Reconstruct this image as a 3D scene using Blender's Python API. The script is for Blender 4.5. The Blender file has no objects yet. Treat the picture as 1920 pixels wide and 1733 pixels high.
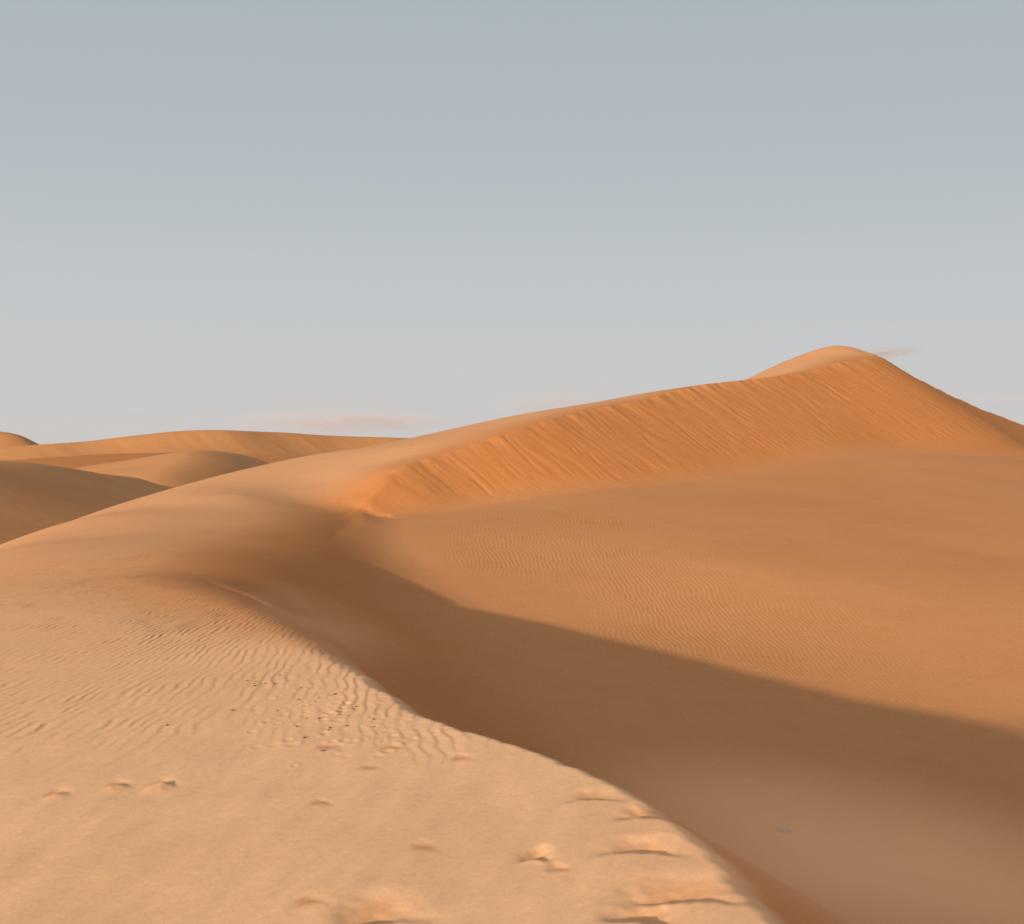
# Desert dunes at golden hour: a near wind-rippled ridge leading to a large crescent dune with a grooved slip face.
import bpy, math, random
import numpy as np
from mathutils import Vector

random.seed(7)
scene = bpy.context.scene
COL = scene.collection

F, CX, CY = 2637.0, 960.0, 850.0      # survey lens (photo pixels): focal length, centre column, eye-level row
EYE = 2.0                              # eye height in world z
SUN_AZ, SUN_EL = math.radians(28.0), math.radians(8.4)
TRAV = (math.sin(SUN_AZ), math.cos(SUN_AZ))   # the way the light travels over the ground


def P(px, py, d):
    """survey mark -> metres relative to the eye (x right, y forward, z up)"""
    return ((px - CX) / F * d, d, -(py - CY) / F * d)


# ------------------------------------------------------------------ numpy helpers
def _hash(ix, iy, seed):
    h = (ix.astype(np.uint32) * np.uint32(374761393) + iy.astype(np.uint32) * np.uint32(668265263)
         + np.uint32((seed * 2246822519 + 3266489917) & 0xFFFFFFFF))
    h ^= h >> np.uint32(13)
    h *= np.uint32(1274126177)
    h ^= h >> np.uint32(16)
    return h


def noise(x, y, seed=0):
    """2-D gradient noise, about -1..1"""
    xf, yf = np.floor(x), np.floor(y)
    ix, iy = xf.astype(np.int64), yf.astype(np.int64)
    fx, fy = (x - xf).astype(np.float32), (y - yf).astype(np.float32)
    ux = fx * fx * fx * (fx * (fx * 6 - 15) + 10)
    uy = fy * fy * fy * (fy * (fy * 6 - 15) + 10)

    def g(dx, dy):
        a = _hash(ix + dx, iy + dy, seed).astype(np.float32) * np.float32(2 * math.pi / 4294967296.0)
        return np.cos(a) * (fx - dx) + np.sin(a) * (fy - dy)
    a, b, c, d = g(0, 0), g(1, 0), g(0, 1), g(1, 1)
    return ((a + (b - a) * ux) + ((c + (d - c) * ux) - (a + (b - a) * ux)) * uy) * 1.5


def fbm(x, y, seed=0, octv=3):
    s, a = 0, 1.0
    for k in range(octv):
        s = s + a * noise(x * 2 ** k, y * 2 ** k, seed + 17 * k)
        a *= 0.5
    return s


def sstep(a, b, x):
    t = np.clip((x - a) / (b - a), 0, 1)
    return t * t * (3 - 2 * t)


def smin(a, b, k):
    h = np.maximum(k - np.abs(a - b), 0) / np.maximum(k, 1e-6)
    return np.minimum(a, b) - h * h * k * 0.25


def smax(a, b, k):
    return -smin(-a, -b, k)


class TPS:
    """smooth surface through survey marks"""
    def __init__(self, pts, lam=0.0):
        p = np.array(pts, float)
        self.c = p[:, :2] / 20.0
        n = len(p)
        K = self._u(np.linalg.norm(self.c[:, None] - self.c[None], axis=2)) + lam * np.eye(n)
        Q = np.c_[np.ones(n), self.c]
        A = np.block([[K, Q], [Q.T, np.zeros((3, 3))]])
        s = np.linalg.solve(A, np.r_[p[:, 2], 0, 0, 0])
        self.w, self.a = s[:n], s[n:]

    @staticmethod
    def _u(r):
        return np.where(r > 1e-9, r * r * np.log(np.maximum(r, 1e-9)), 0)

    def __call__(self, x, y):
        x, y = np.asarray(x) / 20.0, np.asarray(y) / 20.0
        z = self.a[0] + self.a[1] * x + self.a[2] * y
        for (cx, cy), w in zip(self.c, self.w):
            r2 = np.maximum((x - cx) ** 2 + (y - cy) ** 2, 1e-12)
            z = z + w * 0.5 * r2 * np.log(r2)
        return z


def catmull(pts, n=8):
    p = np.array(pts, float)
    p = np.vstack([2 * p[0] - p[1], p, 2 * p[-1] - p[-2]])
    out = []
    for i in range(1, len(p) - 2):
        for t in np.linspace(0, 1, n, endpoint=False):
            a, b, c, d = p[i - 1], p[i], p[i + 1], p[i + 2]
            out.append(0.5 * (2 * b + (c - a) * t + (2 * a - 5 * b + 4 * c - d) * t * t + (3 * b - a - 3 * c + d) * t ** 3))
    out.append(p[-2])
    return np.array(out)


def side_of_line(x, y, line):
    """signed distance (positive to the right of travel), arc parameter (index along line)"""
    best = np.full(x.shape, 1e18)
    sd = np.zeros(x.shape)
    par = np.zeros(x.shape)
    for i in range(len(line) - 1):
        ax, ay = line[i, 0], line[i, 1]
        dx, dy = line[i + 1, 0] - ax, line[i + 1, 1] - ay
        L2 = dx * dx + dy * dy
        t = ((x - ax) * dx + (y - ay) * dy) / L2
        tc = np.clip(t, 0, 1)
        qx, qy = x - ax - tc * dx, y - ay - tc * dy
        d2 = qx * qx + qy * qy
        m = d2 < best
        sgn = np.where(dx * (y - ay) - dy * (x - ax) > 0, -1.0, 1.0)
        best = np.where(m, d2, best)
        sd = np.where(m, sgn * np.sqrt(d2), sd)
        par = np.where(m, i + tc, par)
    return sd, par


# ------------------------------------------------------------------ object helpers
def grid_object(name, X, Y, Z, mat, keep=None):
    """a terrain sheet from 2-D arrays"""
    nr, nc = X.shape
    me = bpy.data.meshes.new(name)
    co = np.empty((nr * nc, 3), np.float32)
    co[:, 0], co[:, 1], co[:, 2] = X.ravel(), Y.ravel(), Z.ravel() + EYE
    i = np.arange(nr * nc).reshape(nr, nc)
    q = np.stack([i[:-1, :-1], i[:-1, 1:], i[1:, 1:], i[1:, :-1]], -1).reshape(-1, 4)
    if keep is not None:
        k = keep[:-1, :-1] | keep[1:, 1:] | keep[:-1, 1:] | keep[1:, :-1]
        q = q[k.ravel()]
        used = np.zeros(nr * nc, bool)
        used[q.ravel()] = True
        remap = np.cumsum(used) - 1
        co, q = co[used], remap[q]
    # face up whatever the grid's handedness
    a, b, c = co[q[0, 0]], co[q[0, 1]], co[q[0, 2]]
    if np.cross(b - a, c - b)[2] < 0:
        q = q[:, ::-1]
    me.vertices.add(len(co))
    me.vertices.foreach_set('co', co.ravel())
    nq = len(q)
    me.loops.add(nq * 4)
    me.loops.foreach_set('vertex_index', np.ascontiguousarray(q, np.int32).ravel())
    me.polygons.add(nq)
    me.polygons.foreach_set('loop_start', np.arange(0, nq * 4, 4, dtype=np.int32))
    me.polygons.foreach_set('use_smooth', np.ones(nq, bool))
    me.update()
    me.validate()
    me.materials.append(mat)
    o = bpy.data.objects.new(name, me)
    COL.objects.link(o)
    return o


def tag(o, label, cat, kind=None, group=None):
    o['label'] = label
    if cat:
        o['category'] = cat
    if kind:
        o['kind'] = kind
    if group:
        o['group'] = group
    return o


class NT:
    def __init__(self, tree):
        self.t = tree
        tree.nodes.clear()

    def n(self, typ, ins=None, **kw):
        nd = self.t.nodes.new(typ)
        for k, v in kw.items():
            setattr(nd, k, v)
        for k, v in (ins or {}).items():
            s = nd.inputs[k]
            if isinstance(v, bpy.types.NodeSocket):
                self.t.links.new(v, s)
            else:
                s.default_value = v
        return nd

    def math(self, op, a, b=0.0, c=None, clamp=False):
        d = {0: a, 1: b}
        if c is not None:
            d[2] = c
        return self.n('ShaderNodeMath', d, operation=op, use_clamp=clamp).outputs[0]

    def mix(self, f, a, b):
        nd = self.n('ShaderNodeMix', data_type='RGBA')
        for s, v in ((nd.inputs[0], f), (nd.inputs[6], a), (nd.inputs[7], b)):
            if isinstance(v, bpy.types.NodeSocket):
                self.t.links.new(v, s)
            else:
                s.default_value = v if not isinstance(v, tuple) or len(v) == 4 else v + (1,)
        return nd.outputs[2]

    def rng(self, v, a, b, c, d):
        return self.n('ShaderNodeMapRange', {0: v, 1: a, 2: b, 3: c, 4: d}, interpolation_type='SMOOTHSTEP').outputs[0]


# ------------------------------------------------------------------ materials
def sand_material(name, dark, light, ripple=None, grain=1.0, pale=None):
    m = bpy.data.materials.new(name)
    m.use_nodes = True
    N = NT(m.node_tree)
    out = N.n('ShaderNodeOutputMaterial')
    geo = N.n('ShaderNodeNewGeometry')
    pos = geo.outputs['Position']
    big = N.n('ShaderNodeTexNoise', {'Vector': pos, 'Scale': 0.16, 'Detail': 4.0, 'Roughness': 0.55}).outputs[0]
    mid = N.n('ShaderNodeTexNoise', {'Vector': pos, 'Scale': 2.3, 'Detail': 3.0, 'Roughness': 0.6}).outputs[0]
    fine = N.n('ShaderNodeTexNoise', {'Vector': pos, 'Scale': 60.0, 'Detail': 3.0, 'Roughness': 0.75}).outputs[0]
    f = N.math('ADD', N.math('MULTIPLY', N.rng(big, 0.3, 0.7, 0, 1), 0.6), N.math('MULTIPLY', N.rng(mid, 0.3, 0.7, 0, 1), 0.4))
    col = N.mix(f, dark, light)
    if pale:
        at = N.n('ShaderNodeAttribute', attribute_name='pale_sand_haze').outputs['Fac']
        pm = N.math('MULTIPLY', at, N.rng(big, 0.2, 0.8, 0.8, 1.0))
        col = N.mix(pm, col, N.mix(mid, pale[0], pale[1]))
    g5 = N.n('ShaderNodeTexNoise', {'Vector': pos, 'Scale': 17.0, 'Detail': 4.0, 'Roughness': 0.8}).outputs[0]
    spk = N.math('MULTIPLY', N.rng(fine, 0.3, 0.7, 0.93, 1.07), N.rng(g5, 0.25, 0.75, 0.93, 1.07))
    vm = N.n('ShaderNodeVectorMath', {0: col, 1: N.n('ShaderNodeCombineXYZ', {0: spk, 1: spk, 2: spk}).outputs[0]}, operation='MULTIPLY')
    col = vm.outputs[0]
    # grain relief: centimetre unevenness and a finer tooth
    g1 = N.n('ShaderNodeTexNoise', {'Vector': pos, 'Scale': 14.0, 'Detail': 4.0, 'Roughness': 0.65}).outputs[0]
    h = N.math('MULTIPLY', g1, 0.0014 * grain)
    if ripple:
        u, lam, amp, mask_box = ripple
        sx = N.n('ShaderNodeSeparateXYZ', {0: pos})
        X, Y = sx.outputs[0], sx.outputs[1]
        wn = N.n('ShaderNodeTexNoise', {'Vector': pos, 'Scale': 0.35, 'Detail': 3.0, 'Roughness': 0.55}).outputs[0]
        wn2 = N.n('ShaderNodeTexNoise', {'Vector': pos, 'Scale': 2.0, 'Detail': 2.0, 'Roughness': 0.5}).outputs[0]
        ph = N.math('ADD', N.math('MULTIPLY', X, u[0]), N.math('MULTIPLY', Y, u[1]))
        ph = N.math('ADD', ph, N.math('MULTIPLY', wn, 0.8))
        ph = N.math('ADD', ph, N.math('MULTIPLY', wn2, 0.06))
        s = N.math('SINE', N.math('MULTIPLY', ph, 2 * math.pi / lam))
        am = N.n('ShaderNodeTexNoise', {'Vector': pos, 'Scale': 0.22, 'Detail': 2.0}).outputs[0]
        mk = N.rng(am, 0.32, 0.62, 0.15, 1.0)
        x0, x1, y0, y1 = mask_box
        mk = N.math('MULTIPLY', mk, N.rng(Y, y0, y0 + 3, 0, 1))
        mk = N.math('MULTIPLY', mk, N.rng(Y, y1 - 9, y1, 1, 0.0))
        mk = N.math('MULTIPLY', mk, N.rng(X, x0, x0 + 2.5, 0, 1))
        mk = N.math('MULTIPLY', mk, N.rng(X, x1 - 9, x1, 1, 0.1))
        h = N.math('ADD', h, N.math('MULTIPLY', N.math('MULTIPLY', s, mk), amp))
    bump = N.n('ShaderNodeBump', {'Strength': 1.0, 'Distance': 1.0, 'Height': h})
    bs = N.n('ShaderNodeBsdfPrincipled', {'Base Color': col, 'Roughness': 0.95, 'Specular IOR Level': 0.12, 'Normal': bump.outputs[0]})
    N.t.links.new(bs.outputs[0], out.inputs[0])
    return m


# sand colours: one orange sand, and a paler mix with dust haze painted in
SAND_DARK, SAND_LIGHT = (0.435, 0.160, 0.044), (0.48, 0.183, 0.055)
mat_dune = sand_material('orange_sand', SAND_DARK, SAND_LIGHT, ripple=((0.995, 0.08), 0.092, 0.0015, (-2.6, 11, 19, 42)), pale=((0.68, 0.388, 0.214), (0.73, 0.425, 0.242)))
mat_far = sand_material('far_orange_sand', (0.48, 0.205, 0.075), (0.54, 0.24, 0.093), grain=2.0)


# ------------------------------------------------------------------ main dune terrain
SC = 0.85


def near(px, py, z0=2.25):
    """survey mark on the gently rising near slope"""
    e, b = (py - CY) / F, (px - CX) / F
    return P(px, py, z0 / (e + 0.05 + 0.06 * b))


def far(px, py, d):
    return P(px, py, d * SC)


BR = [(3.2, -3.0, -2.1), (2.1, 2.0, -2.0)]
BR += [near(*q) for q in [(1450, 1733), (1335, 1610), (1258, 1545), (1165, 1480), (1055, 1430), (930, 1388), (800, 1348), (720, 1300), (640, 1240), (560, 1180), (440, 1110), (350, 1070)]]
BR += [P(*q) for q in [(400, 1045, 21.1), (470, 1015, 24.8), (540, 990, 28.8), (600, 966, 34.1), (640, 952, 37.0), (668, 927, 38.0), (739, 880, 39.7), (820, 855, 41.5)]]
BR += [far(*q) for q in [(1000, 795, 53.5), (1200, 751, 60.5), (1420, 710, 70.0), (1530, 692, 75.5), (1640, 672, 82.0),
       (1720, 711, 89.0), (1800, 750, 96.0), (1900, 790, 104.0), (1990, 826, 112.0), (2100, 872, 122.0)]]
brink = catmull(BR, 8)
W_PTS = [near(*q) for q in [
    (0, 1733), (0, 1500), (0, 1300), (0, 1150), (-400, 1733), (-400, 1300), (300, 1733), (300, 1500), (300, 1300), (300, 1150),
    (600, 1733), (600, 1500), (600, 1320), (900, 1733), (900, 1550), (800, 1420), (1200, 1733)]]
W_PTS += [P(*q) for q in [(0, 1070, 22.6), (0, 1033, 27.8), (-400, 1190, 17.5), (150, 974, 33.5), (150, 1010, 28.9), (150, 1100, 18.2), (230, 1030, 24.2), (300, 1070, 19.7), (300, 985, 30.6), (300, 950, 35.4), (300, 926, 39.0), (450, 930, 36.5)]]
W_PTS += [far(*q) for q in [
    (450, 886, 50.0), (600, 905, 47.0), (600, 851, 54.0),
    (700, 870, 49.5), (700, 837, 56.0), (820, 813, 58.5), (1000, 773, 60.5), (1200, 739, 66.5),
    (1480, 687, 80.0), (1540, 653, 86.0), (1580, 654, 87.0), (1618, 665, 86.5)]] + [(19.1, 74.0, 4.6), (20.2, 79, 3.6)]
W_PTS += [(-13.5, 26.5, -3.2), (-13.8, 32.0, -3.0), (-13.6, 38, -2.5), (-12.5, 45, -1.9), (-10.5, 51, -1.2), (-8, 56, -0.6), (-19, 30, -5.4), (-20, 40, -5.3), (-19, 50, -4.8), (-16, 60, -3.8), (-14, 17, -3.2)]
W_PTS += [tuple(SC * k for k in q) for q in [(-5, 72, -0.6), (-2, 78, -0.4),
          (5, 82, 0.2), (10, 90, 1.4), (17, 101, 2.0), (20, 105, 1.0), (25, 120, -0.5), (30, 140, -2.0), (-10, 90, -3.0), (0, 110, -4.0)]]
W_PTS += [tuple(p) for p in brink[::8]]
W_PTS += [(p[0] - 5.2, p[1] + 3.0, p[2] - 2.0) for p in brink[-33::8]]
B_PTS = [far(*q) for q in [
    (678, 982, 42.4), (760, 968, 44.6), (850, 957, 46.0), (930, 945, 47.0), (1060, 928, 48.0), (1200, 908, 53.0), (1312, 882, 58.0), (1440, 853, 62.5),
    (1540, 843, 65.5), (1640, 842, 68.0), (1762, 846, 71.0), (1912, 862, 74.0), (2100, 880, 76.0),
    (1000, 1050, 34.7), (1000, 1180, 28.0), (1500, 1270, 25.5), (1900, 1370, 23.5), (1400, 1050, 34.0), (1900, 1050, 38.0),
    (1900, 950, 50.0), (1900, 900, 62.0), (1900, 1733, 13.8), (1500, 1733, 13.0), (1500, 1500, 17.3), (1150, 1500, 17.5),
    (900, 1250, 23.5), (700, 1140, 29.0), (2300, 1370, 22.0), (2300, 1050, 40.0)]]
B_PTS += [P(560, 1095, 25.0), P(600, 1052, 27.8), P(650, 1013, 31.0), P(720, 1016, 31.0), P(510, 1115, 22.8), P(480, 1160, 24.5), (-6.5, 25, -3.3), (-7.5, 30, -3.0), (-7, 35, -2.5), (6, 2, -4.3), (14, 2, -4.4), (20, 12, -4.3), (3.5, 7, -4.1)]
Wf, Bf = TPS(W_PTS, 2e-4), TPS(B_PTS, 3e-2)

AX, AY = 0.0, -4.0                    # the fan of the mesh starts behind the viewer
rr = [2.6]
while rr[-1] < 190:
    r = rr[-1]
    if r < 10: d = 0.03
    elif r < 30: d = 0.02 + (r - 10) / 20 * 0.022
    elif r < 100: d = 0.042 + (r - 30) / 70 * 0.13
    else: d = 0.17 + (r - 100) * 0.02
    rr.append(r + d)
rr = np.array(rr)
aa = np.radians(np.concatenate([np.arange(-42, -23.5, 0.3), np.arange(-23.5, 23.5, 0.032), np.arange(23.5, 42.1, 0.3)]))
R, A = np.meshgrid(rr, aa, indexing='ij')
X, Y = (AX + R * np.sin(A)), (AY + R * np.cos(A))


def coarse_eval(fn, kr=6, kc=8):
    """evaluate smooth fields on a coarser grid and interpolate up"""
    ir = np.unique(np.r_[np.arange(0, len(rr), kr), len(rr) - 1])
    ic = np.unique(np.r_[np.arange(0, len(aa), kc), len(aa) - 1])
    outs = fn(X[np.ix_(ir, ic)], Y[np.ix_(ir, ic)])
    fr = np.interp(np.arange(len(rr)), ir, np.arange(len(ir)))
    fc = np.interp(np.arange(len(aa)), ic, np.arange(len(ic)))
    r0 = np.minimum(fr.astype(int), len(ir) - 2); c0 = np.minimum(fc.astype(int), len(ic) - 2)
    tr = (fr - r0)[:, None].astype(np.float32); tc = (fc - c0)[None].astype(np.float32)
    res = []
    for v in outs:
        v = v.astype(np.float32)
        a = v[np.ix_(r0, c0)] * (1 - tc) + v[np.ix_(r0, c0 + 1)] * tc
        b = v[np.ix_(r0 + 1, c0)] * (1 - tc) + v[np.ix_(r0 + 1, c0 + 1)] * tc
        res.append(a * (1 - tr) + b * tr)
    return res


def valley(x, y):
    """the lower desert floor behind and around the big dune"""
    return -5.6 + 0.072 * np.clip(y - 78, 0, 74) + 0.5 * np.sin(x * 0.06 + y * 0.03)


def fields(x, y):
    sd, par = side_of_line(x, y, brink)
    zb = np.interp(par, np.arange(len(brink)), brink[:, 2])
    yb = np.interp(par, np.arange(len(brink)), brink[:, 1])
    # away from the brink blend its height over the neighbourhood, so the hollow has no seams
    seg = np.gradient(np.concatenate([[0], np.cumsum(np.hypot(*np.diff(brink[:, :2], axis=0).T))]))
    ws = zs = ys = 0
    for k in range(len(brink)):
        w_ = seg[k] / ((x - brink[k, 0]) ** 2 + (y - brink[k, 1]) ** 2 + 0.05) ** 3
        ws = ws + w_; zs = zs + w_ * brink[k, 2]; ys = ys + w_ * brink[k, 1]
    f = sstep(0.6, 2.4, np.abs(sd))
    return sd, par, zb + f * (zs / ws - zb), yb + f * (ys / ws - yb), Wf(x, y), Bf(x, y)


sd, par, zb, yb, W, B = coarse_eval(fields, 4, 6)
arc = np.concatenate([[0], np.cumsum(np.hypot(*np.diff(brink[:, :2], axis=0).T))])
s_arc = np.interp(par, np.arange(len(brink)), arc).astype(np.float32)
Xf, Yf = X.astype(np.float32), Y.astype(np.float32)

# brink wobble: footprints scallop the near edge, avalanches notch the far one
nearw = 1 - sstep(11, 16, yb)
farw = sstep(36.8, 40.2, yb)
sdw = sd + nearw * np.exp(-np.maximum(sd, 0) / 0.7) * (0.04 * noise(s_arc * 2.1, s_arc * 0, 3) + 0.022 * noise(s_arc * 7.0, s_arc * 0 + 3.1, 5)) \
    + farw * np.exp(-np.maximum(sd, 0) / 0.5) * (0.09 * noise(s_arc * 0.9, s_arc * 0 + 0.7, 8) + 0.07 * noise(s_arc * 2.2, s_arc * 0 + 1.7, 9))
soft = sstep(13.5, 20, yb) * (1 - sstep(34, 41, yb))         # the rounded saddle between the two sharp edges
slope = 0.62 - 0.20 * soft + 0.03 * noise(s_arc * 0.13, s_arc * 0 + 9.2, 11)
slope = slope - 0.10 * sstep(72, 95, yb)
kround = 0.03 + 0.22 * sstep(10.5, 13.5, yb) * (1 - farw) + 0.40 * soft
lee = zb + 0.25 * kround - slope * sdw
kfoot = 0.36 + 0.05 * soft + 0.75 * (1 - sstep(12, 20, yb)) + 0.35 * sstep(50, 75, yb)
Wk = W + np.maximum(sdw - 0.25, 0) * (1 - soft)
Z = smin(Wk, lee, kround)
Z = np.where(sd > -3, smax(Z, B - 0.6 * np.maximum(1.1 * soft - sd, 0) ** 2 - 2 * np.maximum(-sd, 0), kfoot), Z)
V = valley(Xf, Yf)
back = (sd < 0)
Z = np.where(back, smax(Z, V, 1.2), Z)
onlee = (sdw > 0) & (lee > B - 0.1)

# ---- avalanche grooves down the slip face
fm = farw * sstep(0.0, 0.35, sdw) * (1 - sstep(0.75, 1.02, sdw * slope / np.maximum(zb - B, 0.4)))
fm = fm * (1 - 0.55 * sstep(60, 85, yb))
frac = np.clip(sdw * slope / np.maximum(zb - B, 0.4), 0, 1)
ss = s_arc + 0.25 * noise(s_arc * 0.5, sdw * 0.4, 21) + 0.08 * sdw
g = 0.8 * noise(ss * 1.7, sdw * 0.25 + 4.0, 22) + 0.7 * noise(ss * 4.0, sdw * 0.4, 23) + 0.3 * noise(ss * 8.0, sdw * 0.6, 24)
ridge = -np.abs(noise(ss * 1.5, sdw * 0.12 + 9.0, 25))
gmod = 0.70 + 0.45 * sstep(-0.3, 0.4, noise(s_arc * 0.22, frac * 2.2, 26))
amp = 0.009 + 0.003 * sstep(50, 75, yb)
n1 = noise(ss * 2.5 + 0.5 * noise(ss * 0.6, sdw * 0.5, 27), sdw * 0.30 + 2.0, 28)
n2 = noise(ss * 3.4, sdw * 0.5 + 5.0, 29)
lines = np.exp(-(n1 / 0.16) ** 2) * (0.35 + 0.65 * sstep(-0.2, 0.3, noise(ss * 0.8, sdw * 0.9, 30))) + 0.6 * np.exp(-(n2 / 0.2) ** 2) * sstep(-0.1, 0.4, noise(ss * 1.1, sdw * 0.8, 36))
Z = Z + fm * gmod * (0.35 + 0.65 * sstep(38, 42, yb)) * (0.4 * amp * g + 0.4 * amp * ridge) - fm * gmod * ( (0.023 + 0.010 * sstep(50, 75, yb)) * (0.35 + 0.65 * sstep(38, 42, yb)) * lines)

# ---- wind ripples of the near windward side
wmask = (1 - sstep(-0.05, 0.12, sdw))
dist = np.hypot(Xf, Yf)
vis = sstep(8.0, 10.6, Yf - 0.25 * (Xf + 1.5) + 0.5 * noise(Xf * .9, Yf * .9, 38)) * (1 - sstep(22, 30, Yf)) * wmask
p1 = noise(Xf * 0.45, Yf * 0.25, 31)
p2 = noise(Xf * 1.5, Yf * 0.9, 32)
p3 = noise(Xf * 4.5, Yf * 3.2, 33)
near_edge = np.exp(-np.maximum(-sdw, 0) / 1.3) * (1 - sstep(13, 17, Yf))     # big broken ripples beside the brink
u = Xf * 0.957 - Yf * 0.29
v = Xf * 0.29 + Yf * 0.957
# crests swing round towards the brink
turn = 0.34 - 0.42 * sstep(-4.2, -0.8, Xf)
uu = Xf - turn * (Yf - 10.5)
lam = 0.106
ph = (uu + 0.15 * p1 + 0.085 * p2 + (0.030 + 0.020 * near_edge) * p3 + 0.008 * noise(Xf * 12, Yf * 8, 37)) / lam
brk = noise(uu / 0.26 + 5, v * 2.2, 34)
saw = np.sin(2 * np.pi * ph - 0.55 * np.sin(2 * np.pi * ph))
ramp = 0.25 + 0.75 * np.clip(0.5 + 1.2 * brk + 0.5 * p2, 0, 1)
ramp = ramp * (0.35 + 0.65 * sstep(-0.55, 0.25, noise(Xf * 0.30 + 3, Yf * 0.22, 35)))
ra = (0.0043 + 0.0050 * near_edge) * (1 + 0.15 * sstep(13, 18, Yf)) * (1 - 0.8 * np.exp(-np.maximum(-sdw, 0) / 0.5) * sstep(11.5, 14, Yf)) * ramp * vis
Z = Z + ra * saw
# soft drifts of the wind-smoothed foreground
drift = wmask * (1 - sstep(8, 13, Yf))
Z = Z + drift * (0.010 * fbm(u * 1.3, (Xf * 0.29 + Yf * 0.957) * 0.5, 41, 3) + 0.0045 * noise(u * 6.5, (Xf * 0.29 + Yf * 0.957) * 1.6, 42))
Z = Z + 0.007 * fbm(Xf * 0.35, Yf * 0.35, 43, 2) * (1 - fm)
del p1, p2, p3, g, ridge, brk, ph, saw


def ground_hit(px, py):
    """where a survey ray meets the finished sand"""
    bx, bz = (px - CX) / F, -(py - CY) / F
    ys = np.linspace(4.2, 40, 7000)
    xs, zs = bx * ys, bz * ys
    r = np.hypot(xs - AX, ys - AY)
    a = np.arctan2(xs - AX, ys - AY)
    ri = np.clip(np.round(np.interp(r, rr, np.arange(len(rr)))).astype(int), 0, len(rr) - 1)
    ai = np.clip(np.round(np.interp(a, aa, np.arange(len(aa)))).astype(int), 0, len(aa) - 1)
    under = zs < Z[ri, ai]
    k = int(np.argmax(under)) if under.any() else -1
    return xs[k], ys[k], float(Z[ri[k], ai[k]])


# ---- footprints and scuffs: (column, row, length m, width m, heading deg, depth m)
# each is a lip pushed up over `pre` metres, a steep edge, and a trough that rises again over `post` metres
PRINTS = [(1003, 1612, .16, -8, .050, .08, .18), (1050, 1632, .11, 18, .018, .06, .10),
          (1205, 1598, .40, -10, .048, .05, .20), (1205, 1533, .28, -6, .044, .05, .20), (1115, 1500, .34, -5, .022, .05, .16),
          (1270, 1690, .60, -10, .042, .06, .30), (1195, 1728, .36, -22, .060, .08, .24), (705, 1733, .42, 10, .036, .05, .34),
          (303, 1471, .17, 6, .036, .26, .12), (218, 1474, .18, 12, .022, .22, .10), (108, 1490, .15, 16, .024, .20, .12),
          (600, 1508, .13, 10, .014, .12, .10), (790, 1593, .17, 6, .008, .10, .10), (575, 1696, .18, 12, .010, .12, .10),
          (862, 1425, .16, 4, .012, .10, .10), (735, 1404, .15, 10, .012, .08, .10), (690, 1442, .15, 12, .008, .10, .10), (610, 1404, .18, 4, .012, .10, .12)]
fresh = np.zeros_like(Z)
for i, (px, py, L, hd, dep, pre, post) in enumerate(PRINTS):
    x0, y0, z0 = ground_hit(px, min(py, 1731))
    ca, sa = math.cos(math.radians(hd)), math.sin(math.radians(hd))
    m = (np.abs(Xf - x0) < 1.0) & (np.abs(Yf - y0) < 1.0)
    dx, dy = Xf[m] - x0, Yf[m] - y0
    a = (dx * ca + dy * sa) / (L * .5)
    t = -dx * sa + dy * ca + 0.075 * (np.minimum(a * a, 2) - .25) * min(1, L / .2) + 0.018 * noise(dx * 14 + i * 3.3, dy * 14, 51 + i)
    env = np.exp(-1.9 * (np.abs(a) + 0.15 * noise(dx * 10 + i, dy * 10, 81 + i)) ** 2)
    h1 = dep * pre / (pre + post)
    h2 = dep - h1
    lip = h1 * np.clip((t + pre) / pre, 0, 1) ** 1.6
    edge_ = sstep(-0.045, 0.05, t)
    trough = -h2 * np.clip(1 - (t - min(.075, L * .3)) / post, 0, 1) ** 1.2
    Z[m] += env * (lip * (1 - edge_) + trough * edge_)
    fresh[m] = np.maximum(fresh[m], env * sstep(-pre, 0, t) * (1 - sstep(post * .5, post * 1.1, t)))
# churned little pits where small things and drops broke the ripple crests
rng = np.random.default_rng(5)
for i in range(90):
    px = rng.normal(640, 95); py = rng.normal(1350, 36) + (px - 640) * 0.12
    x0, y0, z0 = ground_hit(px, py)
    w = rng.uniform(.014, .034)
    m = (np.abs(Xf - x0) < .25) & (np.abs(Yf - y0) < .25)
    a, b = (Xf[m] - x0) / w / 1.5, (Yf[m] - y0) / w / 1.9
    q = np.sqrt(a * a + b * b)
    d = rng.uniform(.0015, .0045)
    Z[m] += -d * (1 - sstep(.2, 1.0, q)) + .45 * d * np.exp(-((q - 1.2) / .35) ** 2)

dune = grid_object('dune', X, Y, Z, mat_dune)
# foreground dust haze put into the colour: paler windward sand, orange in the lee
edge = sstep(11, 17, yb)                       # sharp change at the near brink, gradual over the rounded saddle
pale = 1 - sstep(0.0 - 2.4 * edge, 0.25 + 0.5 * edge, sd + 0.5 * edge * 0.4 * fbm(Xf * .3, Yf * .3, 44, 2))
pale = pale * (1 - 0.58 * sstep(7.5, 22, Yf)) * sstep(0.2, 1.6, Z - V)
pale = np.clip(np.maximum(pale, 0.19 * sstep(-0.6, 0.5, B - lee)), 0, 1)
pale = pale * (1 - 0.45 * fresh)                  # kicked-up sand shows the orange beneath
at = dune.data.attributes.new('pale_sand_haze', 'FLOAT', 'POINT')
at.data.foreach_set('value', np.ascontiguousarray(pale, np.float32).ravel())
tag(dune, 'big orange crescent dune with grooved slip face, near rippled ridge and shaded hollow', 'dune', 'structure')


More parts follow.
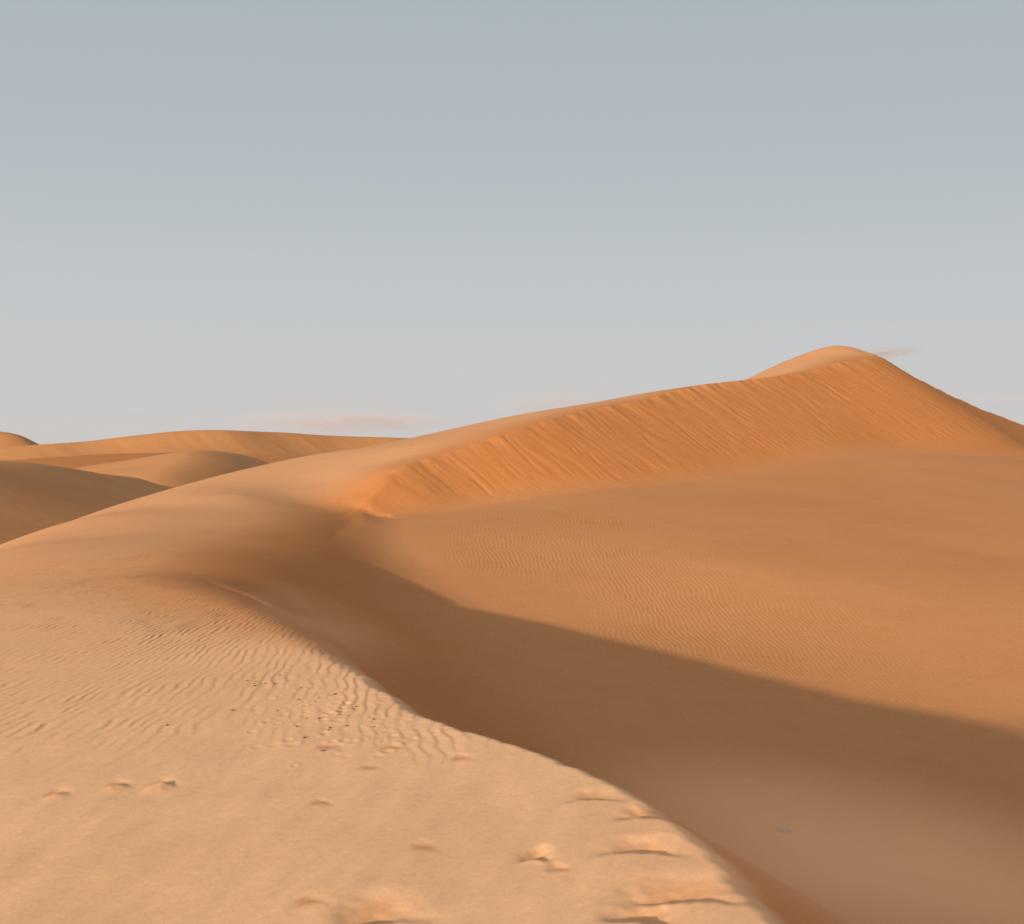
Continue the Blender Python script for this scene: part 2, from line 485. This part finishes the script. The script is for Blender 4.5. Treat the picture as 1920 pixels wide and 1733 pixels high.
# ------------------------------------------------------------------ far dunes behind the left flank
def far_dune(label, crest, lee_right, slope, wind, round_k, box, step, groove=0.0, spread=0.0, side=1):
    ln = catmull([P(*c) for c in crest], 6)
    xs, ys = np.arange(box[0], box[1], step), np.arange(box[2], box[3], step)
    Yg, Xg = np.meshgrid(ys, xs, indexing='ij')
    s, par = side_of_line(Xg, Yg, ln)
    if not lee_right:
        s = -s
    z0 = np.interp(par, np.arange(len(ln)), ln[:, 2])
    sarc = np.interp(par, np.arange(len(ln)), np.concatenate([[0], np.cumsum(np.hypot(*np.diff(ln[:, :2], axis=0).T))]))
    w = np.maximum(-s, 0)
    zw = z0 - wind * w * (w / (w + 6.0)) - np.maximum(s, 0) * 0.02
    zl = z0 - slope * s
    zz = smin(zw, zl, round_k)
    if groove:
        zz += groove * sstep(0, .6, s) * (noise(sarc * 1.0, s * .12, 61) + .6 * noise(sarc * 2.3, s * .2, 62))
    zz = zz + 0.10 * fbm(Xg * .08, Yg * .08, 63, 2)
    V = valley(Xg, Yg)
    zz = smax(zz, V - 0.25, 1.6)
    for _ in range(2):
        zz[1:-1, 1:-1] = (zz[1:-1, 1:-1] * 4 + zz[:-2, 1:-1] + zz[2:, 1:-1] + zz[1:-1, :-2] + zz[1:-1, 2:]) / 8
    o = grid_object('far_dune', Xg, Yg, zz, mat_far, keep=zz > V - 0.05)
    return tag(o, label, 'dune', 'structure')


far_dune('shaded dune with dark crest behind the left flank', [(-520, 856, 48), (-200, 850, 58), (0, 858, 70), (100, 865, 80), (200, 884, 92), (370, 909, 110), (480, 940, 125)],
         True, 0.31, 0.16, 0.8, (-70, 4, 30, 135), 0.3)
far_dune('small rounded hump dune lit on its left side', [(300, 925, 90), (345, 890, 98), (378, 862, 107), (412, 842, 118), (465, 850, 127), (520, 876, 134), (560, 905, 138)],
         True, 0.45, 0.20, 1.2, (-60, 0, 80, 160), 0.3)
far_dune('long low dune with orange slip face along the horizon', [(-60, 846, 140), (80, 834, 146), (160, 828, 150), (250, 816, 154), (330, 808, 158), (430, 807, 163), (520, 811, 170), (640, 817, 178), (770, 821, 186), (900, 826, 200), (1050, 846, 215)],
         True, 0.55, 0.15, 0.25, (-80, 40, 110, 235), 0.35, groove=0.035)
far_dune('grey brown dune top at the far left edge', [(-420, 850, 240), (-200, 815, 245), (-60, 803, 250), (0, 808, 252), (40, 815, 255), (78, 834, 258), (110, 850, 262)],
         True, 0.5, 0.2, 1.0, (-170, -60, 200, 300), 0.6)

# desert floor to the horizon
rg = np.concatenate([[0.5], np.geomspace(4, 6000, 170)])
ag = np.radians(np.linspace(0, 360, 241))
Rg, Ag = np.meshgrid(rg, ag, indexing='ij')
Xg, Yg = Rg * np.sin(Ag), Rg * np.cos(Ag)
Zg = valley(Xg, Yg) - 0.9 + 0.8 * fbm(Xg * .004, Yg * .004, 71, 3) * sstep(150, 400, Rg)
Zg = np.where(Rg < 60, np.minimum(Zg, -6.6), Zg)
ground = grid_object('ground', Xg, Yg, Zg, mat_far)
tag(ground, 'open orange desert floor reaching to the horizon behind the dunes', 'ground', 'structure')


# ------------------------------------------------------------------ small things on the sand
def plain_mat(name, c1, c2, rough=0.8, scale=60):
    m = bpy.data.materials.new(name)
    m.use_nodes = True
    N = NT(m.node_tree)
    out = N.n('ShaderNodeOutputMaterial')
    tc = N.n('ShaderNodeTexCoord')
    nz = N.n('ShaderNodeTexNoise', {'Vector': tc.outputs['Object'], 'Scale': scale, 'Detail': 3.0}).outputs[0]
    b = N.n('ShaderNodeBsdfPrincipled', {'Base Color': N.mix(N.rng(nz, .35, .65, 0, 1), c1, c2), 'Roughness': rough})
    N.t.links.new(b.outputs[0], out.inputs[0])
    return m


def mesh_object(name, verts, faces, mat, smooth=True):
    me = bpy.data.meshes.new(name)
    me.from_pydata(verts, [], faces)
    me.update()
    if smooth:
        me.polygons.foreach_set('use_smooth', np.ones(len(me.polygons), bool))
    me.materials.append(mat)
    o = bpy.data.objects.new(name, me)
    COL.objects.link(o)
    return o


mat_stone = plain_mat('dark_pebble', (0.06, 0.035, 0.022), (0.14, 0.08, 0.05))


def pebble(seed):
    import bmesh
    r = random.Random(seed)
    bm = bmesh.new()
    bmesh.ops.create_icosphere(bm, subdivisions=2, radius=1.0)
    k = [(Vector((r.gauss(0, 1), r.gauss(0, 1), r.gauss(0, 1))).normalized(), r.uniform(.55, .85)) for _ in range(7)]
    for v in bm.verts:                      # chip flat facets off a ball
        for n, d in k:
            e = v.co.dot(n) - d
            if e > 0:
                v.co -= n * e * 0.9
    me = bpy.data.meshes.new('pebble')
    bm.to_mesh(me)
    bm.free()
    me.materials.append(mat_stone)
    return me


SPECKS = [(215, 558), (718, 563), (1047, 648), (1188, 652), (575, 697), (940, 740), (1400, 570), (1420, 605), (1500, 731), (1310, 757), (1300, 787),
          (1025, 865), (985, 305), (580, 257), (480, 233), (375, 222), (465, 252), (468, 281), (955, 440), (1145, 458), (1185, 417), (1370, 375),
          (1610, 515), (1575, 540), (1515, 618), (1325, 680), (1230, 1015), (1800, 660), (1805, 740), (685, 262), (745, 160)]
spots = [(400 + a / 6.0, 1240 + b / 6.0) for a, b in SPECKS]
meshes = [pebble(k) for k in range(4)]
special = {0: 'lone round dark pebble at the left of the pebble scatter on the ripples'}
spots.insert(0, (313, 1361))
special = {0: 'single dark pebble lying far left of all the others on the pale sand',
           1: 'round dark pebble alone at the left end of the pebble scatter'}
for i, (px, py) in enumerate(spots):
    x, y, z = ground_hit(px, py)
    o = bpy.data.objects.new('pebble', meshes[i % 4])
    COL.objects.link(o)
    s = random.uniform(.006, .011)
    if i < 2:
        s = .011
    o.scale = (s * random.uniform(1.0, 1.9), s * random.uniform(.8, 1.2), s * random.uniform(.6, .9))
    o.rotation_euler = (0, 0, random.uniform(-.5, .5))
    o.location = (x, y, z + EYE + s * .35)
    tag(o, special.get(i, 'tiny dark pebble among the scatter on the rippled sand near the brink'), 'pebble', None, 'dark pebbles scattered on the rippled sand')

# crumpled scrap of pale blue plastic in the shaded hollow
mat_scrap = plain_mat('pale_blue_plastic', (0.04, 0.14, 0.32), (0.09, 0.22, 0.40), 0.45, 40)
x0, y0, z0 = ground_hit(1470, 1560)
nx, ny = 15, 9
vs, fs = [], []
rs = np.random.default_rng(3)
for layer in (0, 1):
    for j in range(ny):
        for i in range(nx):
            u_, v_ = i / (nx - 1) - .5, j / (ny - 1) - .5
            w_ = 1 - 0.55 * abs(u_) * 2
            fold = .030 * math.sin(u_ * 13 + v_ * 5) * (.5 + abs(v_)) + .020 * math.sin(v_ * 17 - u_ * 6)
            vs.append((u_ * .17, v_ * .10 * w_ + .015 * math.sin(u_ * 9), .035 + fold * .3 + .012 * math.cos(u_ * 21) - layer * .0012))
n1 = nx * ny
for j in range(ny - 1):
    for i in range(nx - 1):
        a = j * nx + i
        fs.append((a, a + 1, a + nx + 1, a + nx))
        fs.append((n1 + a, n1 + a + nx, n1 + a + nx + 1, n1 + a + 1))
rimv = [i for i in range(nx)] + [j * nx + nx - 1 for j in range(1, ny)] + [(ny - 1) * nx + i for i in range(nx - 2, -1, -1)] + [j * nx for j in range(ny - 2, 0, -1)]
for a, b in zip(rimv, rimv[1:] + rimv[:1]):
    fs.append((a, n1 + a, n1 + b, b))
scrap = mesh_object('plastic_scrap', vs, fs, mat_scrap)
zmin = min(v[2] for v in vs)
scrap.location = (x0, y0, z0 + EYE - zmin * .8)
scrap.rotation_euler = (0, .12, math.radians(-28))
tag(scrap, 'small crumpled scrap of pale blue plastic lying in the shaded hollow', 'litter')


# ------------------------------------------------------------------ blown sand and clouds: soft volumes
def soft_volume(name, label, cat, kind, centre, size, rot, density, colour, noise_scale, stretch, contrast=(.35, .7), power=1.0, aniso=0.3, taper=0.0, step=1.0):
    """an ellipsoid of drifting particles whose density dies away before its boundary; taper thins it towards +x"""
    import bmesh
    bm = bmesh.new()
    bmesh.ops.create_icosphere(bm, subdivisions=4, radius=1.0)
    me = bpy.data.meshes.new(name)
    bm.to_mesh(me)
    bm.free()
    m = bpy.data.materials.new(name)
    m.use_nodes = True
    N = NT(m.node_tree)
    out = N.n('ShaderNodeOutputMaterial')
    tc = N.n('ShaderNodeTexCoord').outputs['Object']
    ln = N.n('ShaderNodeVectorMath', {0: tc}, operation='LENGTH').outputs['Value']
    fall = N.math('POWER', N.math('SUBTRACT', 1.0, ln, clamp=True), power)
    mp = N.n('ShaderNodeMapping', {'Vector': tc, 'Scale': stretch}).outputs[0]
    nz = N.n('ShaderNodeTexNoise', {'Vector': mp, 'Scale': noise_scale, 'Detail': 4.0, 'Roughness': 0.55}).outputs[0]
    d = N.math('MULTIPLY', fall, N.rng(nz, contrast[0], contrast[1], 0.0, 1.0))
    if taper:
        sx = N.n('ShaderNodeSeparateXYZ', {0: tc}).outputs[0]
        d = N.math('MULTIPLY', d, N.rng(sx, -1.0, 1.0, 1.0, 1.0 - taper))
    d = N.math('MULTIPLY', d, density)
    v = N.n('ShaderNodeVolumePrincipled', {'Color': colour + (1,), 'Density': d, 'Anisotropy': aniso})
    N.t.links.new(v.outputs[0], out.inputs[1])
    m.cycles.volume_step_rate = step
    me.materials.append(m)
    o = bpy.data.objects.new(name, me)
    COL.objects.link(o)
    o.location = (centre[0], centre[1], centre[2] + EYE)
    o.scale = size
    o.rotation_euler = rot
    return tag(o, label, cat, kind)


SANDCOL = (0.90, 0.62, 0.40)
# streamer off the summit
c = far(1648, 664, 83)
soft_volume('blown_sand', 'wisp of sand blowing off the summit of the big dune', 'blown sand', 'stuff', c, (2.7, 1.2, .45), (0, math.radians(-6), 0), 1.3, (0.84, 0.68, 0.54), 1.6, (1, 1, 2.5), (.3, .65), 1.6)

# sand drifting over the near brink and out over the shaded hollow
c = near(585, 1175)
soft_volume('blown_sand', 'thin veil of sand drifting along the near brink over the ripples', 'blown sand', 'stuff', (c[0] + .05, c[1], c[2] + .05), (.55, 4.2, .30), (0, 0, math.radians(19)), 0.22, SANDCOL, 1.2, (1.5, 1, 1), (.25, .7), 1.2)
soft_volume('blown_sand', 'pale cloud of sand blown off the near brink into the shaded hollow', 'blown sand', 'stuff', (1.9, 6.8, -2.55), (2.5, 3.1, 1.0), (0, math.radians(10), math.radians(14)), 2.1, SANDCOL, 0.9, (1, 1, 1.5), (.1, .75), 1.6)

# low cloud banks far off, just above the horizon
CLD = (0.74, 0.63, 0.60)
D = 6000.0
for label, px, py, hw, hh, dens, ns, st, con, sk in [
        ('long low cloud bank above the distant dunes', 640, 793, 235, 26, .0060, 2.2, (1.6, 1, .9), (.38, .62), 0),
        ('cloud wisp just over the crest line of the big dune', 1025, 757, 120, 26, .0050, 1.6, (1.5, 1, .9), (.35, .65), 0),
        ('thin flat pink cloud right of the big dune', 1900, 747, 105, 9, .0030, 1.4, (1, 1, 1), (.3, .7), 0),
        ('tiny faint cloud high over the far left dunes', 258, 768, 24, 7, .0035, 1.2, (1, 1, 1), (.3, .7), 0)]:
    c = P(px, py, D)
    k = D / F
    soft_volume('cloud', label, 'cloud', None, c, (hw * k, hw * k * .6, hh * k), (0, 0, 0), dens, CLD, ns, st, con, 0.8, 0.1, 0.0, 0.5)


# ------------------------------------------------------------------ light, sky, camera
sun = bpy.data.lights.new('sun', 'SUN')
sun.energy = 4.4
sun.angle = math.radians(0.6)
sun.color = (1.0, 0.86, 0.70)
so = bpy.data.objects.new('sun', sun)
COL.objects.link(so)
so.rotation_euler = Vector((TRAV[0] * math.cos(SUN_EL), TRAV[1] * math.cos(SUN_EL), -math.sin(SUN_EL))).to_track_quat('-Z', 'Y').to_euler()
so.location = (-40, -60, 40)

w = bpy.data.worlds.new('World')
scene.world = w
w.use_nodes = True
N = NT(w.node_tree)
out = N.n('ShaderNodeOutputWorld')
sky = N.n('ShaderNodeTexSky', sky_type='NISHITA', sun_disc=False, sun_elevation=SUN_EL, sun_rotation=math.pi + SUN_AZ, air_density=1.0, dust_density=1.6, ozone_density=1.0)
hsv = N.n('ShaderNodeHueSaturation', {'Saturation': 0.45, 'Value': 1.0, 'Color': sky.outputs[0]})
# dusty air: the Nishita sky seen through a bright grey veil that thickens towards the horizon
tcw = N.n('ShaderNodeTexCoord').outputs['Generated']
sp = N.n('ShaderNodeSeparateXYZ', {0: tcw})
el = N.math('MULTIPLY', N.math('ARCSINE', sp.outputs[2]), 180 / math.pi)
ramp = N.n('ShaderNodeValToRGB', {0: N.math('DIVIDE', el, 40.0, clamp=True)})
cr = ramp.color_ramp
cr.interpolation = 'B_SPLINE'
STOPS = [(0.0, (.595, .568, .550)), (1.5, (.598, .577, .566)), (4.5, (.572, .583, .592)), (8.7, (.500, .545, .572)), (13.0, (.445, .490, .528)), (18.2, (.410, .470, .497)), (40.0, (.36, .41, .45))]
while len(cr.elements) < len(STOPS):
    cr.elements.new(0.5)
for e, (a, c) in zip(cr.elements, STOPS):
    e.position = a / 40.0
    e.color = c + (1,)
EXPO = 0.7
veil = N.n('ShaderNodeVectorMath', {0: ramp.outputs[0], 3: 10.0 / 2 ** EXPO}, operation='SCALE').outputs[0]
fog = N.rng(el, 20.0, 70.0, 1.0, 0.85)
# the dust glows on the sun's side of the sky, behind the viewer
sd_ = N.n('ShaderNodeVectorMath', {0: tcw, 1: (-TRAV[0] * math.cos(SUN_EL), -TRAV[1] * math.cos(SUN_EL), math.sin(SUN_EL))}, operation='DOT_PRODUCT').outputs['Value']
glow = N.math('MULTIPLY', N.math('POWER', N.math('MAXIMUM', sd_, 0.0), 2.0), 2.0)
glowc = N.n('ShaderNodeVectorMath', {0: (1.0, 0.86, 0.68), 3: glow}, operation='SCALE').outputs[0]
veil = N.n('ShaderNodeVectorMath', {0: veil, 1: glowc, 2: veil}, operation='MULTIPLY_ADD').outputs[0]
hsv = N.n('ShaderNodeMix', {0: fog, 6: hsv.outputs[0], 7: veil}, data_type='RGBA')
bg = N.n('ShaderNodeBackground', {'Color': hsv.outputs[2], 'Strength': 0.10})
N.t.links.new(bg.outputs[0], out.inputs[0])

cam = bpy.data.cameras.new('camera')
co = bpy.data.objects.new('camera', cam)
COL.objects.link(co)
co.location = (0, 0, EYE)
co.rotation_euler = (math.pi / 2, 0, 0)
cam.sensor_width = 36.0
cam.lens = F / 1920 * 36
cam.shift_y = (CY - 866.5) / 1920.0
cam.clip_start = 0.1
cam.clip_end = 20000
cam.dof.use_dof = True
cam.dof.focus_distance = 24.0
cam.dof.aperture_fstop = 4.0
scene.camera = co

scene.view_settings.view_transform = 'Standard'
scene.view_settings.look = 'None'
scene.view_settings.exposure = EXPO
scene.view_settings.gamma = 1.0
scene.render.engine = 'CYCLES'
scene.cycles.use_denoising = True
scene.cycles.volume_bounces = 2
